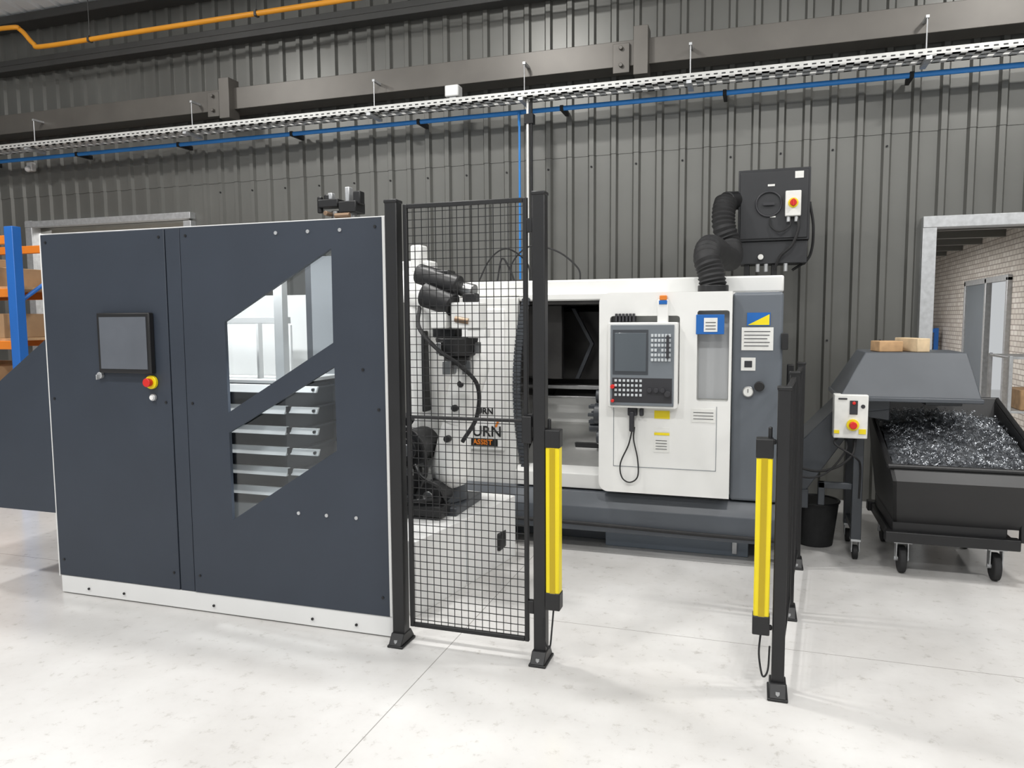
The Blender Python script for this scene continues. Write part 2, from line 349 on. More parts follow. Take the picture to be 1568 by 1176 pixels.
kb=empty('push_button'); MB(kb,'ring',GALV).cyl((-3.025,Yp-.001,1.145),(-3.025,Yp-.018,1.145),.018).done(.002); MB(kb,'cap',WHITE).cyl((-3.025,Yp-.018,1.145),(-3.025,Yp-.024,1.145),.012).done()

g=empty('part_turning_gripper')
p=MB(g,'column',DGREY); p.box((-2.52,4.17,0),(-2.44,4.25,2.1)); p.box((-2.56,4.12,0),(-2.42,4.3,.02)); p.done(.004)
p=MB(g,'body',STEEL); p.box((-2.52,4.12,2.06),(-2.36,4.26,2.12)); p.cyl((-2.40,4.18,2.11),(-2.40,4.18,2.22),.04); p.cyl((-2.50,4.18,2.11),(-2.50,4.18,2.22),.03); p.done(.004)
p=MB(g,'jaws',BLACK); p.box((-2.60,4.13,2.24),(-2.46,4.22,2.29)); p.box((-2.45,4.12,2.20),(-2.33,4.24,2.27)); p.box((-2.36,4.14,2.25),(-2.31,4.2,2.33)); p.cyl((-2.6,4.16,2.21),(-2.6,4.16,2.31),.018); p.box((-2.50,4.12,2.14),(-2.36,4.14,2.17)); p.cyl((-2.55,4.16,2.27),(-2.55,4.16,2.32),.02); p.done(.006)
p=MB(g,'fingers',GALV); p.box((-2.42,4.15,2.27),(-2.39,4.2,2.36)); p.box((-2.54,4.15,2.29),(-2.51,4.19,2.33)); p.done(.005)
p=MB(g,'fittings',BRASS); p.cyl((-2.46,4.1,2.18),(-2.36,4.1,2.18),.016); p.cyl((-2.53,4.1,2.2),(-2.53,4.16,2.2),.014); p.done(.002)

# ------------------------------------------------------------- gate and posts
def foot(m,x,y,s=.075,h=.03):
    m.box((x-.04,y-s,0),(x+.04,y+s,.012)); m.prism([(y-s,.012),(y+s,.012),(y+.04,h+.03),(y-.04,h+.03)],'x',x-.033,x+.033)
def post(name,x,y,h,wd=.052):
    e=empty(name); m=MB(e,'tube',BLACK); m.box((x-wd/2,y-wd/2,.01),(x+wd/2,y+wd/2,h)); m.box((x-wd/2-.003,y-wd/2-.003,h-.01),(x+wd/2+.003,y+wd/2+.003,h+.006)); foot(m,x,y); m.done(.004)
    s=MB(e,'bolts',GALV); 
    for sy in (-.06,.06): s.cyl((x,y+sy,.02),(x,y+sy,.035),.009,seg=6)
    s.done(); return e
post('fence_post',-1.592,3.155,2.085,.06); post('fence_post',-.897,3.165,2.085,.056)
post('fence_post',.113,3.165,1.268,.05); post('fence_post',.19,4.04,1.268,.045); post('fence_post',.266,4.88,1.268,.045)
def meshpanel(e,p0,p1,z0,z1,cx=.036,cz=.036,fw=.020,mid=None,wr=.0015):
    p0=Vector((*p0,0)); p1=Vector((*p1,0)); L=(p1-p0).length; d=(p1-p0).normalized(); ang=math.atan2(d.y,d.x)
    T=Matrix.Translation(p0)@Matrix.Rotation(ang,4,'Z')
    f=MB(e,'frame',BLACK)
    f.box((0,-.010,z0),(fw,.010,z1),M=T); f.box((L-fw,-.010,z0),(L,.010,z1),M=T); f.box((fw,-.010,z0),(L-fw,.010,z0+fw),M=T); f.box((fw,-.010,z1-fw),(L-fw,.010,z1),M=T)
    if mid: f.box((fw,-.010,mid-.007),(L-fw,.010,mid+.007),M=T)
    f.done(.003)
    w=MB(e,'wire_mesh',BLACK); n=int((L-2*fw)/cx)
    for i in range(1,n+1):
        x=fw+(L-2*fw)*i/(n+1); w.box((x-wr,-wr,z0+fw),(x+wr,wr,z1-fw),M=T)
    n=int((z1-z0)/cz)
    for i in range(1,n+1):
        z=z0+(z1-z0)*i/(n+1); w.box((fw,wr,z-wr),(L-fw,wr*3,z+wr),M=T)
    w.done()
g=empty('mesh_gate'); meshpanel(g,(-1.545,3.165),(-.953,3.165),.085,2.07,mid=1.095)
hg=MB(g,'hinges_and_lock',BLACK); 
for z in (.25,1.1,1.95): hg.box((-.955,3.15,z-.03),(-.926,3.18,z+.03))
hg.box((-.975,3.13,1.0),(-.93,3.15,1.12)); hg.done(.004)
g=empty('side_fence_panel'); meshpanel(g,(.118,3.21),(.186,3.99),.10,1.25)
g=empty('side_fence_panel'); meshpanel(g,(.194,4.09),(.262,4.83),.10,1.25)
LENS=mat('lens_dark_yellow',(.5,.36,.0),.2)
def curtain(x,y):
    e=empty('light_curtain')
    m=MB(e,'housing',YEL); m.box((x-.031,y-.02,.32),(x+.031,y+.035,1.0)); m.done(.006)
    l=MB(e,'lens_strip',LENS); l.box((x-.012,y-.0225,.33),(x+.012,y-.0195,.99)); l.done()
    c=MB(e,'end_caps',BLACK); c.box((x-.034,y-.024,.255),(x+.034,y+.038,.335)); c.box((x-.034,y-.024,.985),(x+.034,y+.038,1.065)); s=1 if x>-.4 else -1; q=.044 if s>0 else .033
    c.box((x,y+.0,1.04),(x+s*q,y+.02,1.06)); c.box((x,y,.27),(x+s*q,y+.02,.29)); c.cyl((x+.02*s,y+.01,1.06),(x+.02*s,y+.01,1.11),.008); c.done(.005)
    k=MB(e,'cable',RUBBER); k.tube([(x,y,.255),(x-.005,y-.01,.17),(x+.01*s,y-.03,.09),(x+.03*s,y-.04,.12),(x+.035*s,y-.035,.22)],.004,8,6); k.done()
curtain(-.835,3.15); curtain(.043,3.15)

# ------------------------------------------------------------- robot with plinth
rb=empty('industrial_robot')
pl=MB(rb,'plinth',WHITE)
pl.prism([(-1.655,3.46),(-1.47,4.58),(-2.25,4.70),(-2.33,3.60)],'z',.0,.40)
pl.done(.004)
MB(rb,'plinth_connector',BLACK).box((-1.53,4.33,.10),(-1.49,4.45,.21)).done(.008)
m=MB(rb,'plinth_seam',CPANEL); m.prism([(-1.572,3.96),(-1.571,3.965),(-1.58,3.967),(-1.581,3.962)],'z',.01,.39); m.done()
m=MB(rb,'base_casting',DGREY); m.box((-2.10,3.98,.40),(-1.64,4.40,.45)); m.cyl((-1.85,4.2,.45),(-1.85,4.2,.56),.19,.17,32); m.cyl((-1.98,4.05,.58),(-1.98,3.9,.58),.08); m.done(.006)
m=MB(rb,'motors',BLACK)
m.cyl((-1.90,3.90,.80),(-1.90,4.12,.80),.105,seg=28); m.cyl((-1.90,3.86,.80),(-1.90,3.91,.80),.065); m.cyl((-1.78,3.90,.53),(-1.78,4.15,.53),.08); m.box((-2.00,3.88,.54),(-1.86,4.0,.68)); m.cyl((-1.98,3.98,.91),(-1.93,3.98,.98),.04); m.box((-1.92,3.86,.42),(-1.68,4.0,.48))
m.tube([(-1.96,3.88,.85),(-1.90,3.82,.94),(-1.80,3.83,.88),(-1.77,3.86,.70),(-1.82,3.88,.58)],.013,8); m.tube([(-2.02,3.88,.75),(-2.0,3.82,.6),(-1.88,3.82,.52),(-1.74,3.88,.52)],.013,8); m.tube([(-1.84,3.86,.72),(-1.78,3.82,.66),(-1.70,3.86,.60),(-1.69,3.94,.50)],.011,8); m.done(.004)
m=MB(rb,'motor_plates',STEEL); m.cyl((-1.90,3.855,.80),(-1.90,3.865,.80),.035); m.cyl((-1.78,3.89,.53),(-1.78,3.905,.53),.03); m.box((-1.88,3.83,.66),(-1.84,3.84,.70)); m.done(.002)
m=MB(rb,'lower_arm',ROBW); m.limb((-1.72,4.10,.66),(-1.66,4.06,.95),.12,.085); m.limb((-1.66,4.06,.95),(-1.56,4.04,1.27),.085,.105); m.done()
m=MB(rb,'shoulder',ROBW); m.cyl((-1.83,4.10,.66),(-1.83,4.34,.66),.15,seg=30); m.sph((-1.83,4.32,.66),.15); m.cyl((-1.83,4.2,.54),(-1.83,4.2,.66),.16); m.done(.01)
m=MB(rb,'upper_arm',ROBW); m.limb((-1.90,4.26,.80),(-1.90,4.2,1.70),.14,.13); m.limb((-1.95,4.14,1.75),(-1.66,4.00,1.60),.125,.09); m.box((-1.935,4.04,1.82),(-1.865,4.14,1.98)); m.box((-2.03,4.06,1.82),(-1.82,4.18,1.89)); m.done(.012)
m=MB(rb,'arm_trim',BLACK); m.box((-1.875,4.04,1.0),(-1.852,4.13,1.48)); m.done(.006)
G=[]
m=MB(rb,'gripper_body',BLACK)
m.cyl((-1.86,3.90,1.73),(-1.66,3.88,1.67),.045,seg=24); m.cyl((-1.82,3.88,1.64),(-1.68,3.86,1.59),.058,.05,24); m.box((-1.80,3.86,1.64),(-1.70,3.94,1.74))
m.cyl((-1.69,3.92,1.45),(-1.69,3.92,1.37),.095,.08,28); m.cyl((-1.69,3.92,1.37),(-1.69,3.92,1.33),.055); m.box((-1.79,3.88,1.45),(-1.68,3.96,1.52)); m.box((-1.64,3.86,1.60),(-1.58,3.91,1.64)); G.append(m.done(.008))
m=MB(rb,'gripper_jaws',STEEL)
for a in (0,120,240):
    c,s=math.cos(math.radians(a)),math.sin(math.radians(a)); m.box((-1.69+c*.05-.02,3.92+s*.05-.02,1.29),(-1.69+c*.05+.02,3.92+s*.05+.02,1.35))
    m.box((-1.69+c*.096-.012,3.92+s*.096-.012,1.38),(-1.69+c*.096+.012,3.92+s*.096+.012,1.43))
m.cyl((-1.66,3.91,1.66),(-1.60,3.90,1.645),.033); G.append(m.done(.003))
m=MB(rb,'gripper_white_blocks',ROBW); m.box((-1.68,3.83,1.49),(-1.55,3.93,1.60)); m.box((-1.77,3.82,1.49),(-1.70,3.89,1.56)); m.box((-1.61,3.84,1.45),(-1.53,3.91,1.49)); G.append(m.done(.006))
m=MB(rb,'gripper_fittings',BRASS); m.cyl((-1.66,3.83,1.53),(-1.60,3.83,1.52),.013); m.cyl((-1.79,3.86,1.60),(-1.74,3.86,1.59),.010); G.append(m.done())
piv=Vector((-1.72,3.92,1.52)); T=Matrix.Translation(piv+Vector((.085,0,.015)))@Matrix.Scale(1.28,4)@Matrix.Translation(-piv)
for o in G: o.data.transform(T)
m=MB(rb,'hoses',RUBBER); m.tube([(-1.86,4.00,1.62),(-1.80,3.86,1.5),(-1.66,3.80,1.38),(-1.54,3.80,1.30),(-1.47,3.9,1.18),(-1.49,3.94,1.0),(-1.58,3.94,.85)],.012,8); m.tube([(-2.0,4.04,1.6),(-1.99,4.0,1.35),(-1.98,4.0,1.1),(-1.98,3.98,.95)],.012,8); m.done()
m=MB(rb,'arm_bolts',RUBBER); 
for z,x in ((.86,-1.68),(1.04,-1.63),(1.18,-1.59)): m.cyl((x,4.02,z),(x,3.945,z),.02,seg=12)
m.done()

# ------------------------------------------------------------- CNC lathe
lt=empty('cnc_lathe')
m=MB(lt,'casing',LWHITE)
XL,XR=-2.05,.16
m.box((XL,5.05,1.705),(XR,6.45,1.81))
m.box((XL,4.95,.38),(-1.565,6.45,1.70)); m.box((XL,6.3,.38),(XR,6.45,1.72)); m.box((-.95,5.05,.38),(XR-.02,6.3,1.71))
m.box((-1.565,4.98,1.665),(-.94,5.06,1.72)); m.done(.012)
m=MB(lt,'casing_feet',MGREY); m.box((XL+.1,5.2,.36),(XR-.05,6.3,.39)); m.done()
m=MB(lt,'chassis',CHAS); m.box((-2.0,4.86,.14),(.17,6.35,.39)); m.prism([(4.86,.39),(4.80,.30),(4.80,.14),(4.86,.14)],'x',-2.0,.17); m.box((-1.95,5.1,.0),(-.95,6.2,.14)); m.done(.006)
m=MB(lt,'plinth_cover',PLIN); m.box((-.95,4.97,.0),(-.02,5.4,.175)); m.done(.004)
m=MB(lt,'plinth_latch',GALV); m.box((-.12,4.955,.02),(-.09,4.972,.13)); m.done(.002)
m=MB(lt,'coolant_hose',RUBBER); m.tube([(-1.55,4.77,.20),(-1.0,4.775,.195),(-.4,4.775,.185),(.15,4.775,.18)],.013,10); m.done()
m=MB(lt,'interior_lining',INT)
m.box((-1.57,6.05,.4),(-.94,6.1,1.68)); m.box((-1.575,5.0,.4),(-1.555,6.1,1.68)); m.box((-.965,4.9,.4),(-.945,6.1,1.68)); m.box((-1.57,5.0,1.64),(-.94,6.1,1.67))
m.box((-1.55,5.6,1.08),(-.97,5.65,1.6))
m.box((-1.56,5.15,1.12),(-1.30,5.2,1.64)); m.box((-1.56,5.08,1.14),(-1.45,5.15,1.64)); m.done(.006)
m=MB(lt,'telescopic_way_cover',STEEL)
m.box((-1.55,5.35,1.03),(-.96,5.45,1.06)); m.box((-1.55,5.3,.97),(-.96,5.34,.985)); m.done(.004)
m=MB(lt,'interior_folded_doors',DGREY); m.prism([(-1.30,1.62),(-1.27,1.62),(-1.13,1.36),(-1.24,1.10),(-1.27,1.10),(-1.16,1.36)],'y',5.42,5.46); m.done(.003)
m=MB(lt,'chip_tray',INTL); m.prism([(4.97,.52),(6.0,1.0),(6.0,.98),(5.0,.42),(4.97,.42)],'x',-1.55,-.97); m.done(.004)
m=MB(lt,'interior_lit_area',LWHITE); m.box((-1.55,5.5,.74),(-.97,5.54,.95)); m.done(.004)  # white panel stands in for the brightly lit area inside the machine
m=MB(lt,'front_sill',LWHITE); m.prism([(4.90,.40),(4.90,.50),(4.97,.535),(5.02,.535),(5.02,.40)],'x',-1.57,-.95); m.done(.006)
m=MB(lt,'sill_cutout',BLACK); m.prism([(-1.20,.54),(-1.0,.54),(-1.06,.66),(-1.22,.66)],'y',5.2,5.24); m.done()
m=MB(lt,'tailstock_turret',DGREY)
m.cyl((-1.06,5.2,1.0),(-.97,5.2,1.0),.05); m.cyl((-1.06,5.15,.88),(-.97,5.15,.88),.075); m.cyl((-1.10,5.15,.78),(-1.02,5.15,.78),.03); m.cyl((-1.04,5.12,.72),(-.97,5.12,.72),.05)
for a in range(6): 
    c,s=math.cos(a*1.047),math.sin(a*1.047); m.box((-1.10,5.15+c*.06-.012,.88+s*.06-.012),(-1.05,5.15+c*.06+.012,.88+s*.06+.012))
m.done(.003)
m=MB(lt,'curved_bellows',DGREY)
R=2.6; zc=1.06
for i in range(48):
    z0=.46+i*.0256; x=-1.600+ (z0-zc)**2/(2*R)
    m.box((x,4.935,z0),(x+.055,4.957,z0+.020)); m.box((x+.006,4.940,z0),(x+.05,4.958,z0+.026))
m.done(.001)
m=MB(lt,'left_cover_recess',WHITE); m.box((-2.02,4.93,.62),(-1.66,4.955,1.62)); m.done(.012)
text(lt,'cover_text_upper','TURN',(-1.82,4.925,.755),.105,BLACK)
m=MB(lt,'cover_sign',BLACK); m.box((-1.93,4.925,.655),(-1.71,4.929,.705)); m.done()
text(lt,'cover_text_lower','ASSIST',(-1.82,4.922,.68),.05,ORANGE)
text(lt,'cover_text_small','TURN',(-1.82,4.925,.90),.06,BLACK)
m=MB(lt,'cover_slash',ORANGE); m.prism([(-1.73,.79),(-1.715,.79),(-1.695,.84),(-1.71,.84)],'y',4.924,4.93); m.done()
m=MB(lt,'hmi_hoses',RUBBER); m.tube([(-1.7,5.2,1.8),(-1.68,5.2,1.95),(-1.55,5.2,2.06),(-1.35,5.2,2.02),(-1.2,5.2,1.9),(-1.18,5.2,1.8)],.006,8); m.tube([(-1.95,5.2,1.8),(-1.85,5.2,1.98),(-1.72,5.2,2.05),(-1.6,5.3,1.95),(-1.58,5.3,1.8)],.006,8); m.tube([(-1.8,5.2,1.8),(-1.76,5.2,1.98),(-1.7,5.2,1.9),(-1.66,5.2,1.8)],.007,8); m.done()
YD=4.75
holed(lt,'door_housing',LWHITE,rrect(-.955,.428,-.14,1.705,.06,6,(0,1,1,0)),[rrect(-.885,1.0,-.45,1.56,.02),rrect(-.345,1.03,-.155,1.59,.015)],YD+.02,.04)
m=MB(lt,'door_body',LWHITE); m.prism(rrect(-.953,.43,-.14,1.703,.06,6,(0,1,1,0)),'y',YD+.10,5.06)
m.box((-.953,YD+.04,.43),(-.89,YD+.10,1.64)); m.box((-.45,YD+.03,.43),(-.345,YD+.10,1.70)); m.box((-.155,YD+.03,.43),(-.141,YD+.10,1.70)); m.box((-.9,YD+.03,.44),(-.15,YD+.10,1.0)); m.box((-.9,YD+.03,1.6),(-.15,YD+.10,1.70)); m.done(.008)
m=MB(lt,'door_seams',CPANEL); m.box((-.86,YD-.002,.60),(-.857,YD+.01,.99)); m.box((-.86,YD-.002,.597),(-.22,YD+.01,.60)); m.box((-.223,YD-.002,.60),(-.22,YD+.01,1.0)); m.done()
m=MB(lt,'control_housing',LWHITE); m.prism(rrect(-.885,.985,-.455,1.52,.012),'y',YD-.07,YD+.10); m.box((-.585,YD-.03,1.5),(-.52,YD+.03,1.66)); m.done(.006)
m=MB(lt,'control_fascia',CPANEL); m.box((-.868,YD-.078,1.0),(-.475,YD-.068,1.505)); m.done(.004)
m=MB(lt,'control_screen',SCREEN); m.box((-.84,YD-.082,1.215),(-.645,YD-.077,1.455)); m.done(.002)
m=MB(lt,'screen_surround',DGREY); m.box((-.853,YD-.080,1.195),(-.632,YD-.0775,1.475)); m.done(.002)
m=MB(lt,'control_keys',KEY)
for r in range(6):
    for c in range(6): 
        if (r,c)!=(3,2): m.box((-.615+c*.021,YD-.084,1.43-r*.03),(-.615+c*.021+.015,YD-.077,1.43-r*.03+.018))
for r in range(4):
    for c in range(7): m.box((-.84+c*.026,YD-.084,1.15-r*.03),(-.84+c*.026+.015,YD-.077,1.15-r*.03+.015))
m.done(.001)
m=MB(lt,'control_keys_dark',KEYD)
m.box((-.855,YD-.0795,1.02),(-.485,YD-.0775,1.175)); 
for c in range(3): m.cyl((-.62+c*.04,YD-.079,1.10),(-.62+c*.04,YD-.10,1.10),.014)
m.cyl((-.51,YD-.079,1.08),(-.51,YD-.11,1.08),.018); m.box((-.52,YD-.1,1.30),(-.505,YD-.078,1.44)); m.done(.001)
m=MB(lt,'control_stop',RED); m.cyl((-.85,YD-.08,1.12),(-.85,YD-.11,1.12),.013); m.cyl((-.85,YD-.08,1.03),(-.85,YD-.105,1.03),.010); m.done(.002)
m=MB(lt,'control_top_unit',KEYD); 
for k in range(6): m.box((-.85+k*.022,YD-.02,1.525),(-.85+k*.022+.014,YD+.05,1.575))
m.done()
m=MB(lt,'beacon',ORANGE); m.box((-.572,YD-.035,1.655),(-.528,YD-.001,1.685)); m.done(.004)
m=MB(lt,'beacon_base',BLUEL); m.box((-.575,YD-.035,1.63),(-.525,YD-.001,1.655)); m.done(.003)
m=MB(lt,'handle_recess',mat('recess_shade_grey',(.42,.43,.44),.5)); m.box((-.34,YD+.09,1.04),(-.16,YD+.097,1.58)); m.done()  # grey colour paints in the shading of the white door's recess
m=MB(lt,'blue_sign',BLUEL); m.box((-.352,YD-.006,1.445),(-.185,YD+.0,1.565)); m.done(.002)
m=MB(lt,'labels',PAPER); m.box((-.305,YD-.008,1.46),(-.225,YD-.004,1.545)); m.box((-.60,YD-.003,.70),(-.505,YD+.001,.80)); m.box((-.60,YD-.003,.83),(-.505,YD+.001,.86)); m.box((-.37,YD-.003,.90),(-.23,YD+.001,.985))
YC=4.84
m.box((-.085,YC-.004,1.345),(.10,YC,1.485)); m.box((-.085,YC-.004,1.22),(-.0,YC,1.30)); m.done()
m=MB(lt,'warning_labels',YEL); m.box((-.60,YD-.004,.915),(-.505,YD,.965)); m.box((-.60,YD-.004,.81),(-.505,YD,.825)); m.prism([(-.05,1.5),(.075,1.5),(.075,1.565)],'y',YC-.006,YC-.003); m.done()
m=MB(lt,'label_print',KEYD)
for k in range(5): m.box((-.07,YC-.006,1.37+k*.022),(.085-random.random()*.05,YC-.0035,1.374+k*.022))
for k in range(4): m.box((-.59,YD-.005,.72+k*.018),(-.52,YD-.0025,.723+k*.018))
for k in range(3): m.box((-.295,YD-.0095,1.475+k*.02),(-.235,YD-.0075,1.479+k*.02))
for k in range(3): m.box((-.36,YD-.005,.92+k*.02),(-.24,YD-.0025,.923+k*.02))
m.box((-.065,YC-.006,1.24),(-.02,YC-.0035,1.28)); m.done()
m=MB(lt,'right_column',MGREY); m.box((-.139,YC,.40),(.155,5.3,1.70)); m.done(.02,seg=4)
m=MB(lt,'column_blue_label',BLUEL); m.box((-.055,YC-.004,1.495),(.08,YC,1.575)); m.done()
m=MB(lt,'column_gauge',STEEL); m.cyl((-.04,YC+.001,1.09),(-.04,YC-.02,1.09),.034,seg=28); m.done(.003)
m=MB(lt,'gauge_face',PAPER); m.cyl((-.04,YC-.018,1.09),(-.04,YC-.022,1.09),.027,seg=28); m.done()
m=MB(lt,'gauge_needle',KEYD); m.box((-.043,YC-.0235,1.085),(-.039,YC-.0215,1.108)); m.done()
m=MB(lt,'column_knob',BLACK); m.cyl((.025,YC+.001,1.125),(.025,YC-.03,1.125),.03,seg=24); m.box((.145,YC-.02,1.35),(.185,YC+.03,1.45)); m.done(.004)
m=MB(lt,'handwheel_pendant',KEYD); m.box((-.765,YD-.035,.93),(-.705,YD-.002,.985)); m.box((-.752,YD-.05,.83),(-.722,YD-.015,.96)); m.box((-.69,YD-.04,.93),(-.665,YD-.002,.98)); m.done(.008)
m=MB(lt,'pendant_cable',RUBBER); m.tube([(-.737,YD-.03,.83),(-.76,YD-.02,.74),(-.81,YD-.02,.62),(-.80,YD-.02,.53),(-.75,YD-.02,.50),(-.70,YD-.02,.54),(-.70,YD-.02,.65),(-.725,YD-.03,.78),(-.72,YD-.03,.86)],.0045,8); m.done()

g=empty('extraction_duct')
m=MB(g,'flexible_hose',RUBBER); m.tube([(-.265,4.97,1.74),(-.285,4.98,1.84),(-.31,5.02,1.93),(-.30,5.2,2.01),(-.23,5.45,1.97),(-.19,5.7,1.97),(-.20,5.88,2.08),(-.245,5.90,2.22),(-.25,5.93,2.34),(-.235,5.98,2.42)],.082,20,8,.06); m.done()
m=MB(g,'flange',BLACK); m.cyl((-.265,4.95,1.706),(-.265,4.95,1.75),.095); m.cyl((-.235,5.98,2.42),(-.155,6.12,2.44),.07); m.done(.004)

CAB=mat('cabinet_black',(.022,.023,.026),.5,0,.1,5)
g=empty('electrical_cabinet')
m=MB(g,'cabinet_box',CAB); m.box((-.15,6.05,2.12),(.36,6.35,2.65)); m.box((-.13,6.07,1.95),(.35,6.33,2.12)); m.box((-.135,6.04,2.135),(.345,6.05,2.635)); m.done(.006)
m=MB(g,'support_legs',BLACK); m.box((-.10,6.1,1.812),(-.06,6.3,1.95)); m.box((.1,6.1,1.812),(.14,6.3,1.95)); m.done(.003)
m=MB(g,'isolator_box',PAPER); m.box((.185,5.99,2.29),(.295,6.04,2.475)); m.done(.006)
m=MB(g,'isolator_plate',YEL); m.cyl((.24,5.99,2.385),(.24,5.984,2.385),.036,seg=24); m.done()
m=MB(g,'isolator_knob',RED); m.cyl((.24,5.984,2.385),(.24,5.96,2.385),.024,seg=20); m.box((.232,5.95,2.36),(.248,5.985,2.41)); m.done(.003)
m=MB(g,'fan_ring',KEYD); m.tube([(.07+.09*math.cos(a*.3927),6.032,2.39+.09*math.sin(a*.3927)) for a in range(17)],.007,8,3); m.box((.03,6.02,2.38),(.11,6.03,2.40)); m.done()
m=MB(g,'cabinet_labels',PAPER); m.box((.06,6.035,2.52),(.11,6.041,2.535)); m.box((.08,6.035,2.29),(.12,6.041,2.30)); m.box((.25,6.035,2.57),(.31,6.041,2.62)); m.cyl((.02,6.035,2.0),(.02,6.065,2.0),.02); m.done()
m=MB(g,'cables',RUBBER); m.tube([(.27,6.02,2.29),(.28,6.0,2.2),(.24,6.0,2.08),(.16,6.02,2.0),(.12,6.05,1.9)],.011,8); m.tube([(.22,6.02,2.29),(.22,6.0,2.22),(.15,6.0,2.18),(.09,6.02,2.22),(.08,6.03,2.28)],.006,8); m.tube([(.36,6.1,2.4),(.39,6.1,2.2),(.37,6.15,2.0),(.25,6.15,1.9)],.01,8); m.done()
m=MB(g,'cable_glands',GALV); m.cyl((.21,6.015,2.25),(.21,6.015,2.29),.014); m.cyl((.265,6.015,2.25),(.265,6.015,2.29),.014)
for x in (0,.06,.2): m.cyl((x,6.08,1.89),(x,6.08,1.95),.015)
m.done(.002)

g=empty('chip_conveyor')
m=MB(g,'inclined_trough',DGREY)
m.prism([(.17,.42),(.17,.62),(.55,1.04),(.80,1.04),(.80,.97),(.66,.95),(.32,.42)],'y',5.12,5.58); m.box((.17,5.1,.32),(.34,5.6,.44)); m.done(.006)
m=MB(g,'discharge_hood',HOODG)
vs=[(.50,5.02,1.055),(1.27,5.02,1.055),(1.27,5.68,1.055),(.50,5.68,1.055),(.655,5.16,1.325),(1.215,5.16,1.325),(1.215,5.60,1.325),(.655,5.60,1.325)]
V=[m.bm.verts.new(v) for v in vs]
for f in ((0,1,5,4),(1,2,6,5),(2,3,7,6),(3,0,4,7),(4,5,6,7),(3,2,1,0)): m.bm.faces.new([V[i] for i in f])
m.box((.49,5.005,1.03),(1.28,5.69,1.058)); m.done(.006)
m=MB(g,'drop_chute',DGREY); m.prism([(.80,1.04),(.62,1.0),(.66,.92),(.80,.90)],'y',5.14,5.56); m.box((1.0,5.15,1.0),(1.2,5.55,1.04)); m.done(.004)
m=MB(g,'support_legs',DGREY); m.box((.60,5.12,.13),(.66,5.18,1.03)); m.box((.60,5.52,.13),(.66,5.58,1.03)); m.box((.61,5.18,.16),(.65,5.52,.20)); m.box((.60,5.13,.45),(.40,5.17,.49))
m.box((.40,5.13,.34),(.44,5.17,.49)); m.done(.004)
m=MB(g,'leg_castors',RUBBER); 
for y in (5.15,5.55): m.cyl((.615,y-.0,.045),(.645,y,.045),.045,seg=22); 
m.done(.004)
m=MB(g,'castor_forks',GALV)
for y in (5.15,5.55): m.box((.605,y-.03,.05),(.611,y+.03,.13)); m.box((.649,y-.03,.05),(.655,y+.03,.13)); m.box((.60,y-.04,.12),(.66,y+.04,.135))
m.done(.002)
m=MB(g,'control_box',PAPER); m.box((.467,4.99,.80),(.66,5.09,1.07)); m.done(.006)
m=MB(g,'control_box_bracket',DGREY); m.box((.50,5.09,.85),(.64,5.14,1.05)); m.done()
m=MB(g,'control_box_switches',KEYD); m.box((.555,4.984,.95),(.60,4.992,1.035)); m.cyl((.63,4.985,1.0),(.63,4.992,1.0),.012); m.box((.49,4.985,1.04),(.54,4.992,1.05)); m.done(.002)
m=MB(g,'control_box_yellow',YEL); m.cyl((.575,4.991,.885),(.575,4.978,.885),.036,seg=24); m.box((.47,4.985,.83),(.50,4.991,.85)); m.box((.61,4.985,.83),(.65,4.991,.86)); m.done()
m=MB(g,'control_box_red',RED); m.cyl((.575,4.978,.885),(.575,4.95,.885),.022,seg=20); m.cyl((.578,4.984,1.02),(.578,4.975,1.02),.010); m.done(.003)
m=MB(g,'cables',RUBBER); m.tube([(.60,5.04,.80),(.58,5.0,.70),(.50,5.0,.62),(.38,5.02,.58),(.25,5.05,.60)],.008,8); m.tube([(.54,5.04,.80),(.54,5.0,.72),(.44,5.0,.58),(.32,5.0,.54),(.2,5.05,.58)],.006,8); m.tube([(.50,5.04,.80),(.48,5.0,.76),(.60,5.0,.68),(.64,5.1,.6),(.64,5.12,.4)],.006,8); m.done()
m=MB(g,'junction_fittings',BLACK); m.box((.18,4.99,.72),(.24,5.1,.98)); m.box((.19,5.0,1.0),(.23,5.08,1.25)); m.cyl((.22,5.0,.60),(.22,4.95,.60),.03); m.cyl((.27,5.0,.75),(.27,5.1,.75),.025); m.done(.005)
PTIM=mat('pale_timber',(.68,.52,.33),.7,0,.15,15)
e=empty('timber_block'); m=MB(e,'block',WOOD); m.box((.72,5.20,1.326),(.86,5.36,1.392),rz=.2); m.done(.004)
e=empty('timber_block'); m=MB(e,'block',PTIM); m.box((.90,5.18,1.326),(.98,5.44,1.41),rz=.35); m.done(.004)

g=empty('swarf_bin')
m=MB(g,'hopper',BLACK)
X0,X1=.76,1.57
prof=[(4.80,.67),(4.74,.60),(4.90,.32),(5.6,.26),(5.86,.97)]
tb=.02
def taper(z): return .05*max(0,(.67-z))/.4
for (xa,sg) in ((X0,1),(X1,-1)):
    V=[m.bm.verts.new((xa+sg*taper(z),y,z)) for y,z in prof]; W=[m.bm.verts.new((xa+sg*(taper(z)+tb),y,z)) for y,z in prof]
    m.bm.faces.new(V); m.bm.faces.new(W[::-1])
    for i in range(len(V)): j=(i+1)%len(V); m.bm.faces.new((V[i],V[j],W[j],W[i]))
for (a,b) in zip(prof,prof[1:]):
    q=[(X0+taper(a[1]),a[0],a[1]),(X1-taper(a[1]),a[0],a[1]),(X1-taper(b[1]),b[0],b[1]),(X0+taper(b[1]),b[0],b[1])]
    V=[m.bm.verts.new(p) for p in q]; m.bm.faces.new(V)
    V=[m.bm.verts.new((p[0],p[1]+(.015 if a[0]<5.3 else -.015),p[2]+.008)) for p in q]; m.bm.faces.new(V)
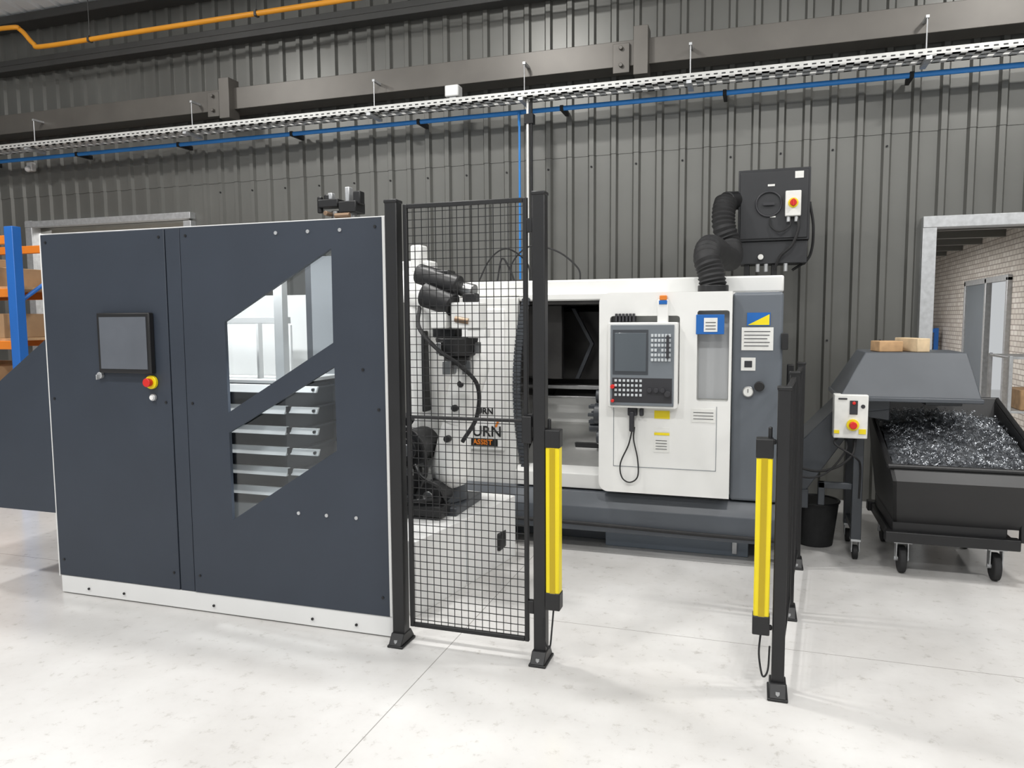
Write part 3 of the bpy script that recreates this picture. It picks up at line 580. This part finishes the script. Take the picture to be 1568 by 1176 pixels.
m.cyl((X0-.01,4.80,.675),(X1+.01,4.80,.675),.016,seg=10); m.cyl((X0-.01,5.86,.975),(X1+.01,5.86,.975),.016,seg=10)
for xa in (X0,X1): m.cyl((xa,4.80,.675),(xa,5.86,.975),.016,seg=10)
m.done()
m=MB(g,'undercarriage',BLACK); m.box((.76,4.86,.205),(1.46,4.93,.27)); m.box((.76,5.62,.205),(1.46,5.70,.27)); m.box((.78,4.9,.205),(.86,5.68,.26)); m.box((1.36,4.9,.205),(1.44,5.68,.26)); m.box((.80,4.9,.26),(1.40,5.6,.34)); m.box((1.46,4.88,.25),(1.56,4.92,.45)); m.done(.006)
m=MB(g,'wheels',RUBBER)
CW=[(.866,4.96),(1.36,4.96),(.866,5.62),(1.36,5.62)]
for x,y in CW: m.cyl((x-.02,y,.082),(x+.02,y,.082),.082,seg=28)
m.done(.008)
m=MB(g,'wheel_forks',GALV)
for x,y in CW: m.box((x-.035,y-.03,.08),(x-.028,y+.03,.19)); m.box((x+.028,y-.03,.08),(x+.035,y+.03,.19)); m.box((x-.05,y-.05,.188),(x+.05,y+.05,.204)); m.cyl((x-.04,y,.082),(x+.04,y,.082),.014)
m.done(.002)
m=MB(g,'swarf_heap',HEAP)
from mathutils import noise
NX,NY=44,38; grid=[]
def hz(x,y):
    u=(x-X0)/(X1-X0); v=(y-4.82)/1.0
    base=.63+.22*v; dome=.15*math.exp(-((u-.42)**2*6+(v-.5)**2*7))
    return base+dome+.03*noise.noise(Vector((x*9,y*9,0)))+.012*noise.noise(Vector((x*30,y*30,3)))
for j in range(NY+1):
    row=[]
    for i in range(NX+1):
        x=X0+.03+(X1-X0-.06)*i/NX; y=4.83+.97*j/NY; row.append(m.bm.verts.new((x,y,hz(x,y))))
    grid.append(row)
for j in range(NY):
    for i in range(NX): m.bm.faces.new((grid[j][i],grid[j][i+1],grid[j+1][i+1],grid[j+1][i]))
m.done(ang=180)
m=MB(g,'swarf_curls',SWARF)
for n in range(2200):
    x=random.uniform(X0+.05,X1-.05); y=random.uniform(4.86,5.75); z=hz(x,y)+random.uniform(.0,.03)
    ax=Vector((random.uniform(-1,1),random.uniform(-1,1),random.uniform(-.5,.9))).normalized(); o=ax.orthogonal().normalized(); s2=ax.cross(o)
    rr=random.uniform(.004,.012); tr=random.uniform(.8,2.6); wd=random.uniform(.002,.0035); pit=random.uniform(.005,.018); N=int(tr*7); pv=None; ph=random.random()*6
    for i in range(N+1):
        a=ph+i/7*2*math.pi; c=Vector((x,y,z))+ax*(pit*i/7)+(o*math.cos(a)+s2*math.sin(a))*rr
        cur=(m.bm.verts.new(c),m.bm.verts.new(c+ax*wd))
        if pv: m.bm.faces.new((pv[0],cur[0],cur[1],pv[1]))
        pv=cur
m.done(ang=60)

g=empty('waste_bucket')
m=MB(g,'shell',RUBBER); m.cyl((.41,5.44,.0),(.41,5.44,.30),.115,.15,28); m.done(.003)
m=MB(g,'rim',BLACK); m.tube([(.41+.15*math.cos(a*.3927),5.44+.15*math.sin(a*.3927),.30) for a in range(17)],.009,8,3); m.done()

# ------------------------------------------------------------- pallet racking at left
g=empty('pallet_racking')
m=MB(g,'uprights',BLUE)
for x in (-5.74,-8.5):
    for y in (4.65,5.35): m.box((x-.09,y-.04,0),(x,y+.04,2.32))
    for k in range(4): 
        z=.2+k*.5; m.cyl((x-.045,4.66,z),(x-.045,5.34,z+.45),.018,seg=8)
m.done(.004)
m=MB(g,'beams',ORANGE)
for z in (2.18,1.75,1.32,.85,.3):
    for y in (4.62,5.34): m.box((-8.5,y,z),(-5.83,y+.045,z+.07))
m.done(.004)
m=MB(g,'shelf_boards',WOOD)
for z in (1.82,1.39,.92,.37): m.box((-8.48,4.66,z),(-5.84,5.34,z+.02))
m.done()
m=MB(g,'cartons',CARD)
for z in (1.84,1.41,.94,.39):
    x=-8.4
    while x<-6.25:
        wd=random.uniform(.28,.42); m.box((x,4.72,z),(x+wd,5.2,z+random.uniform(.16,.27))); x+=wd+.05
m.done(.005)
g=empty('tool_trolley')
m=MB(g,'frame',GALV)
for x in (2.1,2.62):
    for y in (7.5,8.1): m.box((x-.015,y-.015,.08),(x+.015,y+.015,1.2))
for z in (1.17,.7,.3): m.box((2.09,7.49,z),(2.63,8.11,z+.02))
m.done(.003)
m=MB(g,'wheels',RUBBER)
for x in (2.1,2.62):
    for y in (7.5,8.1): m.cyl((x-.015,y,.045),(x+.015,y,.045),.045)
m.done()
m=MB(g,'bins',WOOD); m.box((2.2,7.55,.72),(2.4,7.9,.9)); m.box((2.2,7.55,.32),(2.5,7.9,.5)); m.done(.01)
m=MB(g,'containers',BLUEL); m.cyl((2.35,7.7,1.19),(2.35,7.7,1.4),.05); m.box((2.45,7.55,.72),(2.58,7.8,.92)); m.done(.005)
g=empty('blue_storage_rack')
m=MB(g,'frame',BLUE)
for x in (1.9,2.75):
    for y in (13.6,14.2): m.box((x-.03,y-.03,0),(x+.03,y+.03,1.35))
for z in (.5,.9,1.28): m.box((1.9,13.58,z),(2.75,13.62,z+.06)); m.box((1.9,14.18,z),(2.75,14.22,z+.06))
m.done()
m=MB(g,'boxes',CARD); m.box((1.95,13.65,1.34),(2.25,14.1,1.6)); m.box((2.35,13.65,1.34),(2.65,14.1,1.5)); m.box((1.95,13.65,.96),(2.65,14.1,1.2)); m.box((1.95,13.65,.56),(2.6,14.1,.8)); m.done(.01)

# ------------------------------------------------------------- lighting
def lamp(x,y,z,e,sx=1.5,sy=.35,rot=(0,0,0),name='ceiling_lamp',col=(1,.985,.96)):
    l=bpy.data.lights.new(name,'AREA'); l.shape='RECTANGLE'; l.size=sx; l.size_y=sy; l.energy=e; l.color=col
    o=bpy.data.objects.new(name,l); o.location=(x,y,z); o.rotation_euler=rot; sc.collection.objects.link(o)
for (x,y) in ((-6.2,3.6),(-2.4,3.9),(2.3,3.9),(5.4,3.9)): lamp(x,y,4.95,92,.35,.25)
for (x,y) in ((-6.5,.6),(-3.0,.4),(0.6,.5),(4.0,.6)): lamp(x,y,5.4,104,.6,.3)
lamp(-1,-3.5,5.6,170,3,.6)
lamp(1.3,11,2.45,75,.6,3); lamp(-7,8.6,3.1,110,3,1); lamp(-2.9,3.31,1.96,15,1.2,.05,(math.radians(14),0,0),'cell_fill_light')  # last one: fill light added to brighten the cell shelves, no fixture modelled
w=bpy.data.worlds.new('world'); sc.world=w; w.use_nodes=True; bg=w.node_tree.nodes['Background']; bg.inputs[0].default_value=(.95,.98,1,1); bg.inputs[1].default_value=.56
# ------------------------------------------------------------- camera
H=1.55; yaw=math.radians(18); p=math.radians(5); r=0.0064
F=Vector((-math.sin(yaw),math.cos(yaw),0)); R=Vector((math.cos(yaw),math.sin(yaw),0)); U=Vector((0,0,1))
fw=F*math.cos(p)-U*math.sin(p); up=F*math.sin(p)+U*math.cos(p)
cr=(R-up*r).normalized(); cu=(up+R*r).normalized()
M=Matrix((cr,cu,-fw)).transposed().to_4x4(); M.translation=Vector((0,0,H))
cd=bpy.data.cameras.new('camera'); co=bpy.data.objects.new('camera',cd); sc.collection.objects.link(co)
co.matrix_world=M; cd.lens=1150/1568*36; cd.clip_end=100; sc.camera=co
sc.view_settings.view_transform='Standard'; sc.view_settings.exposure=0
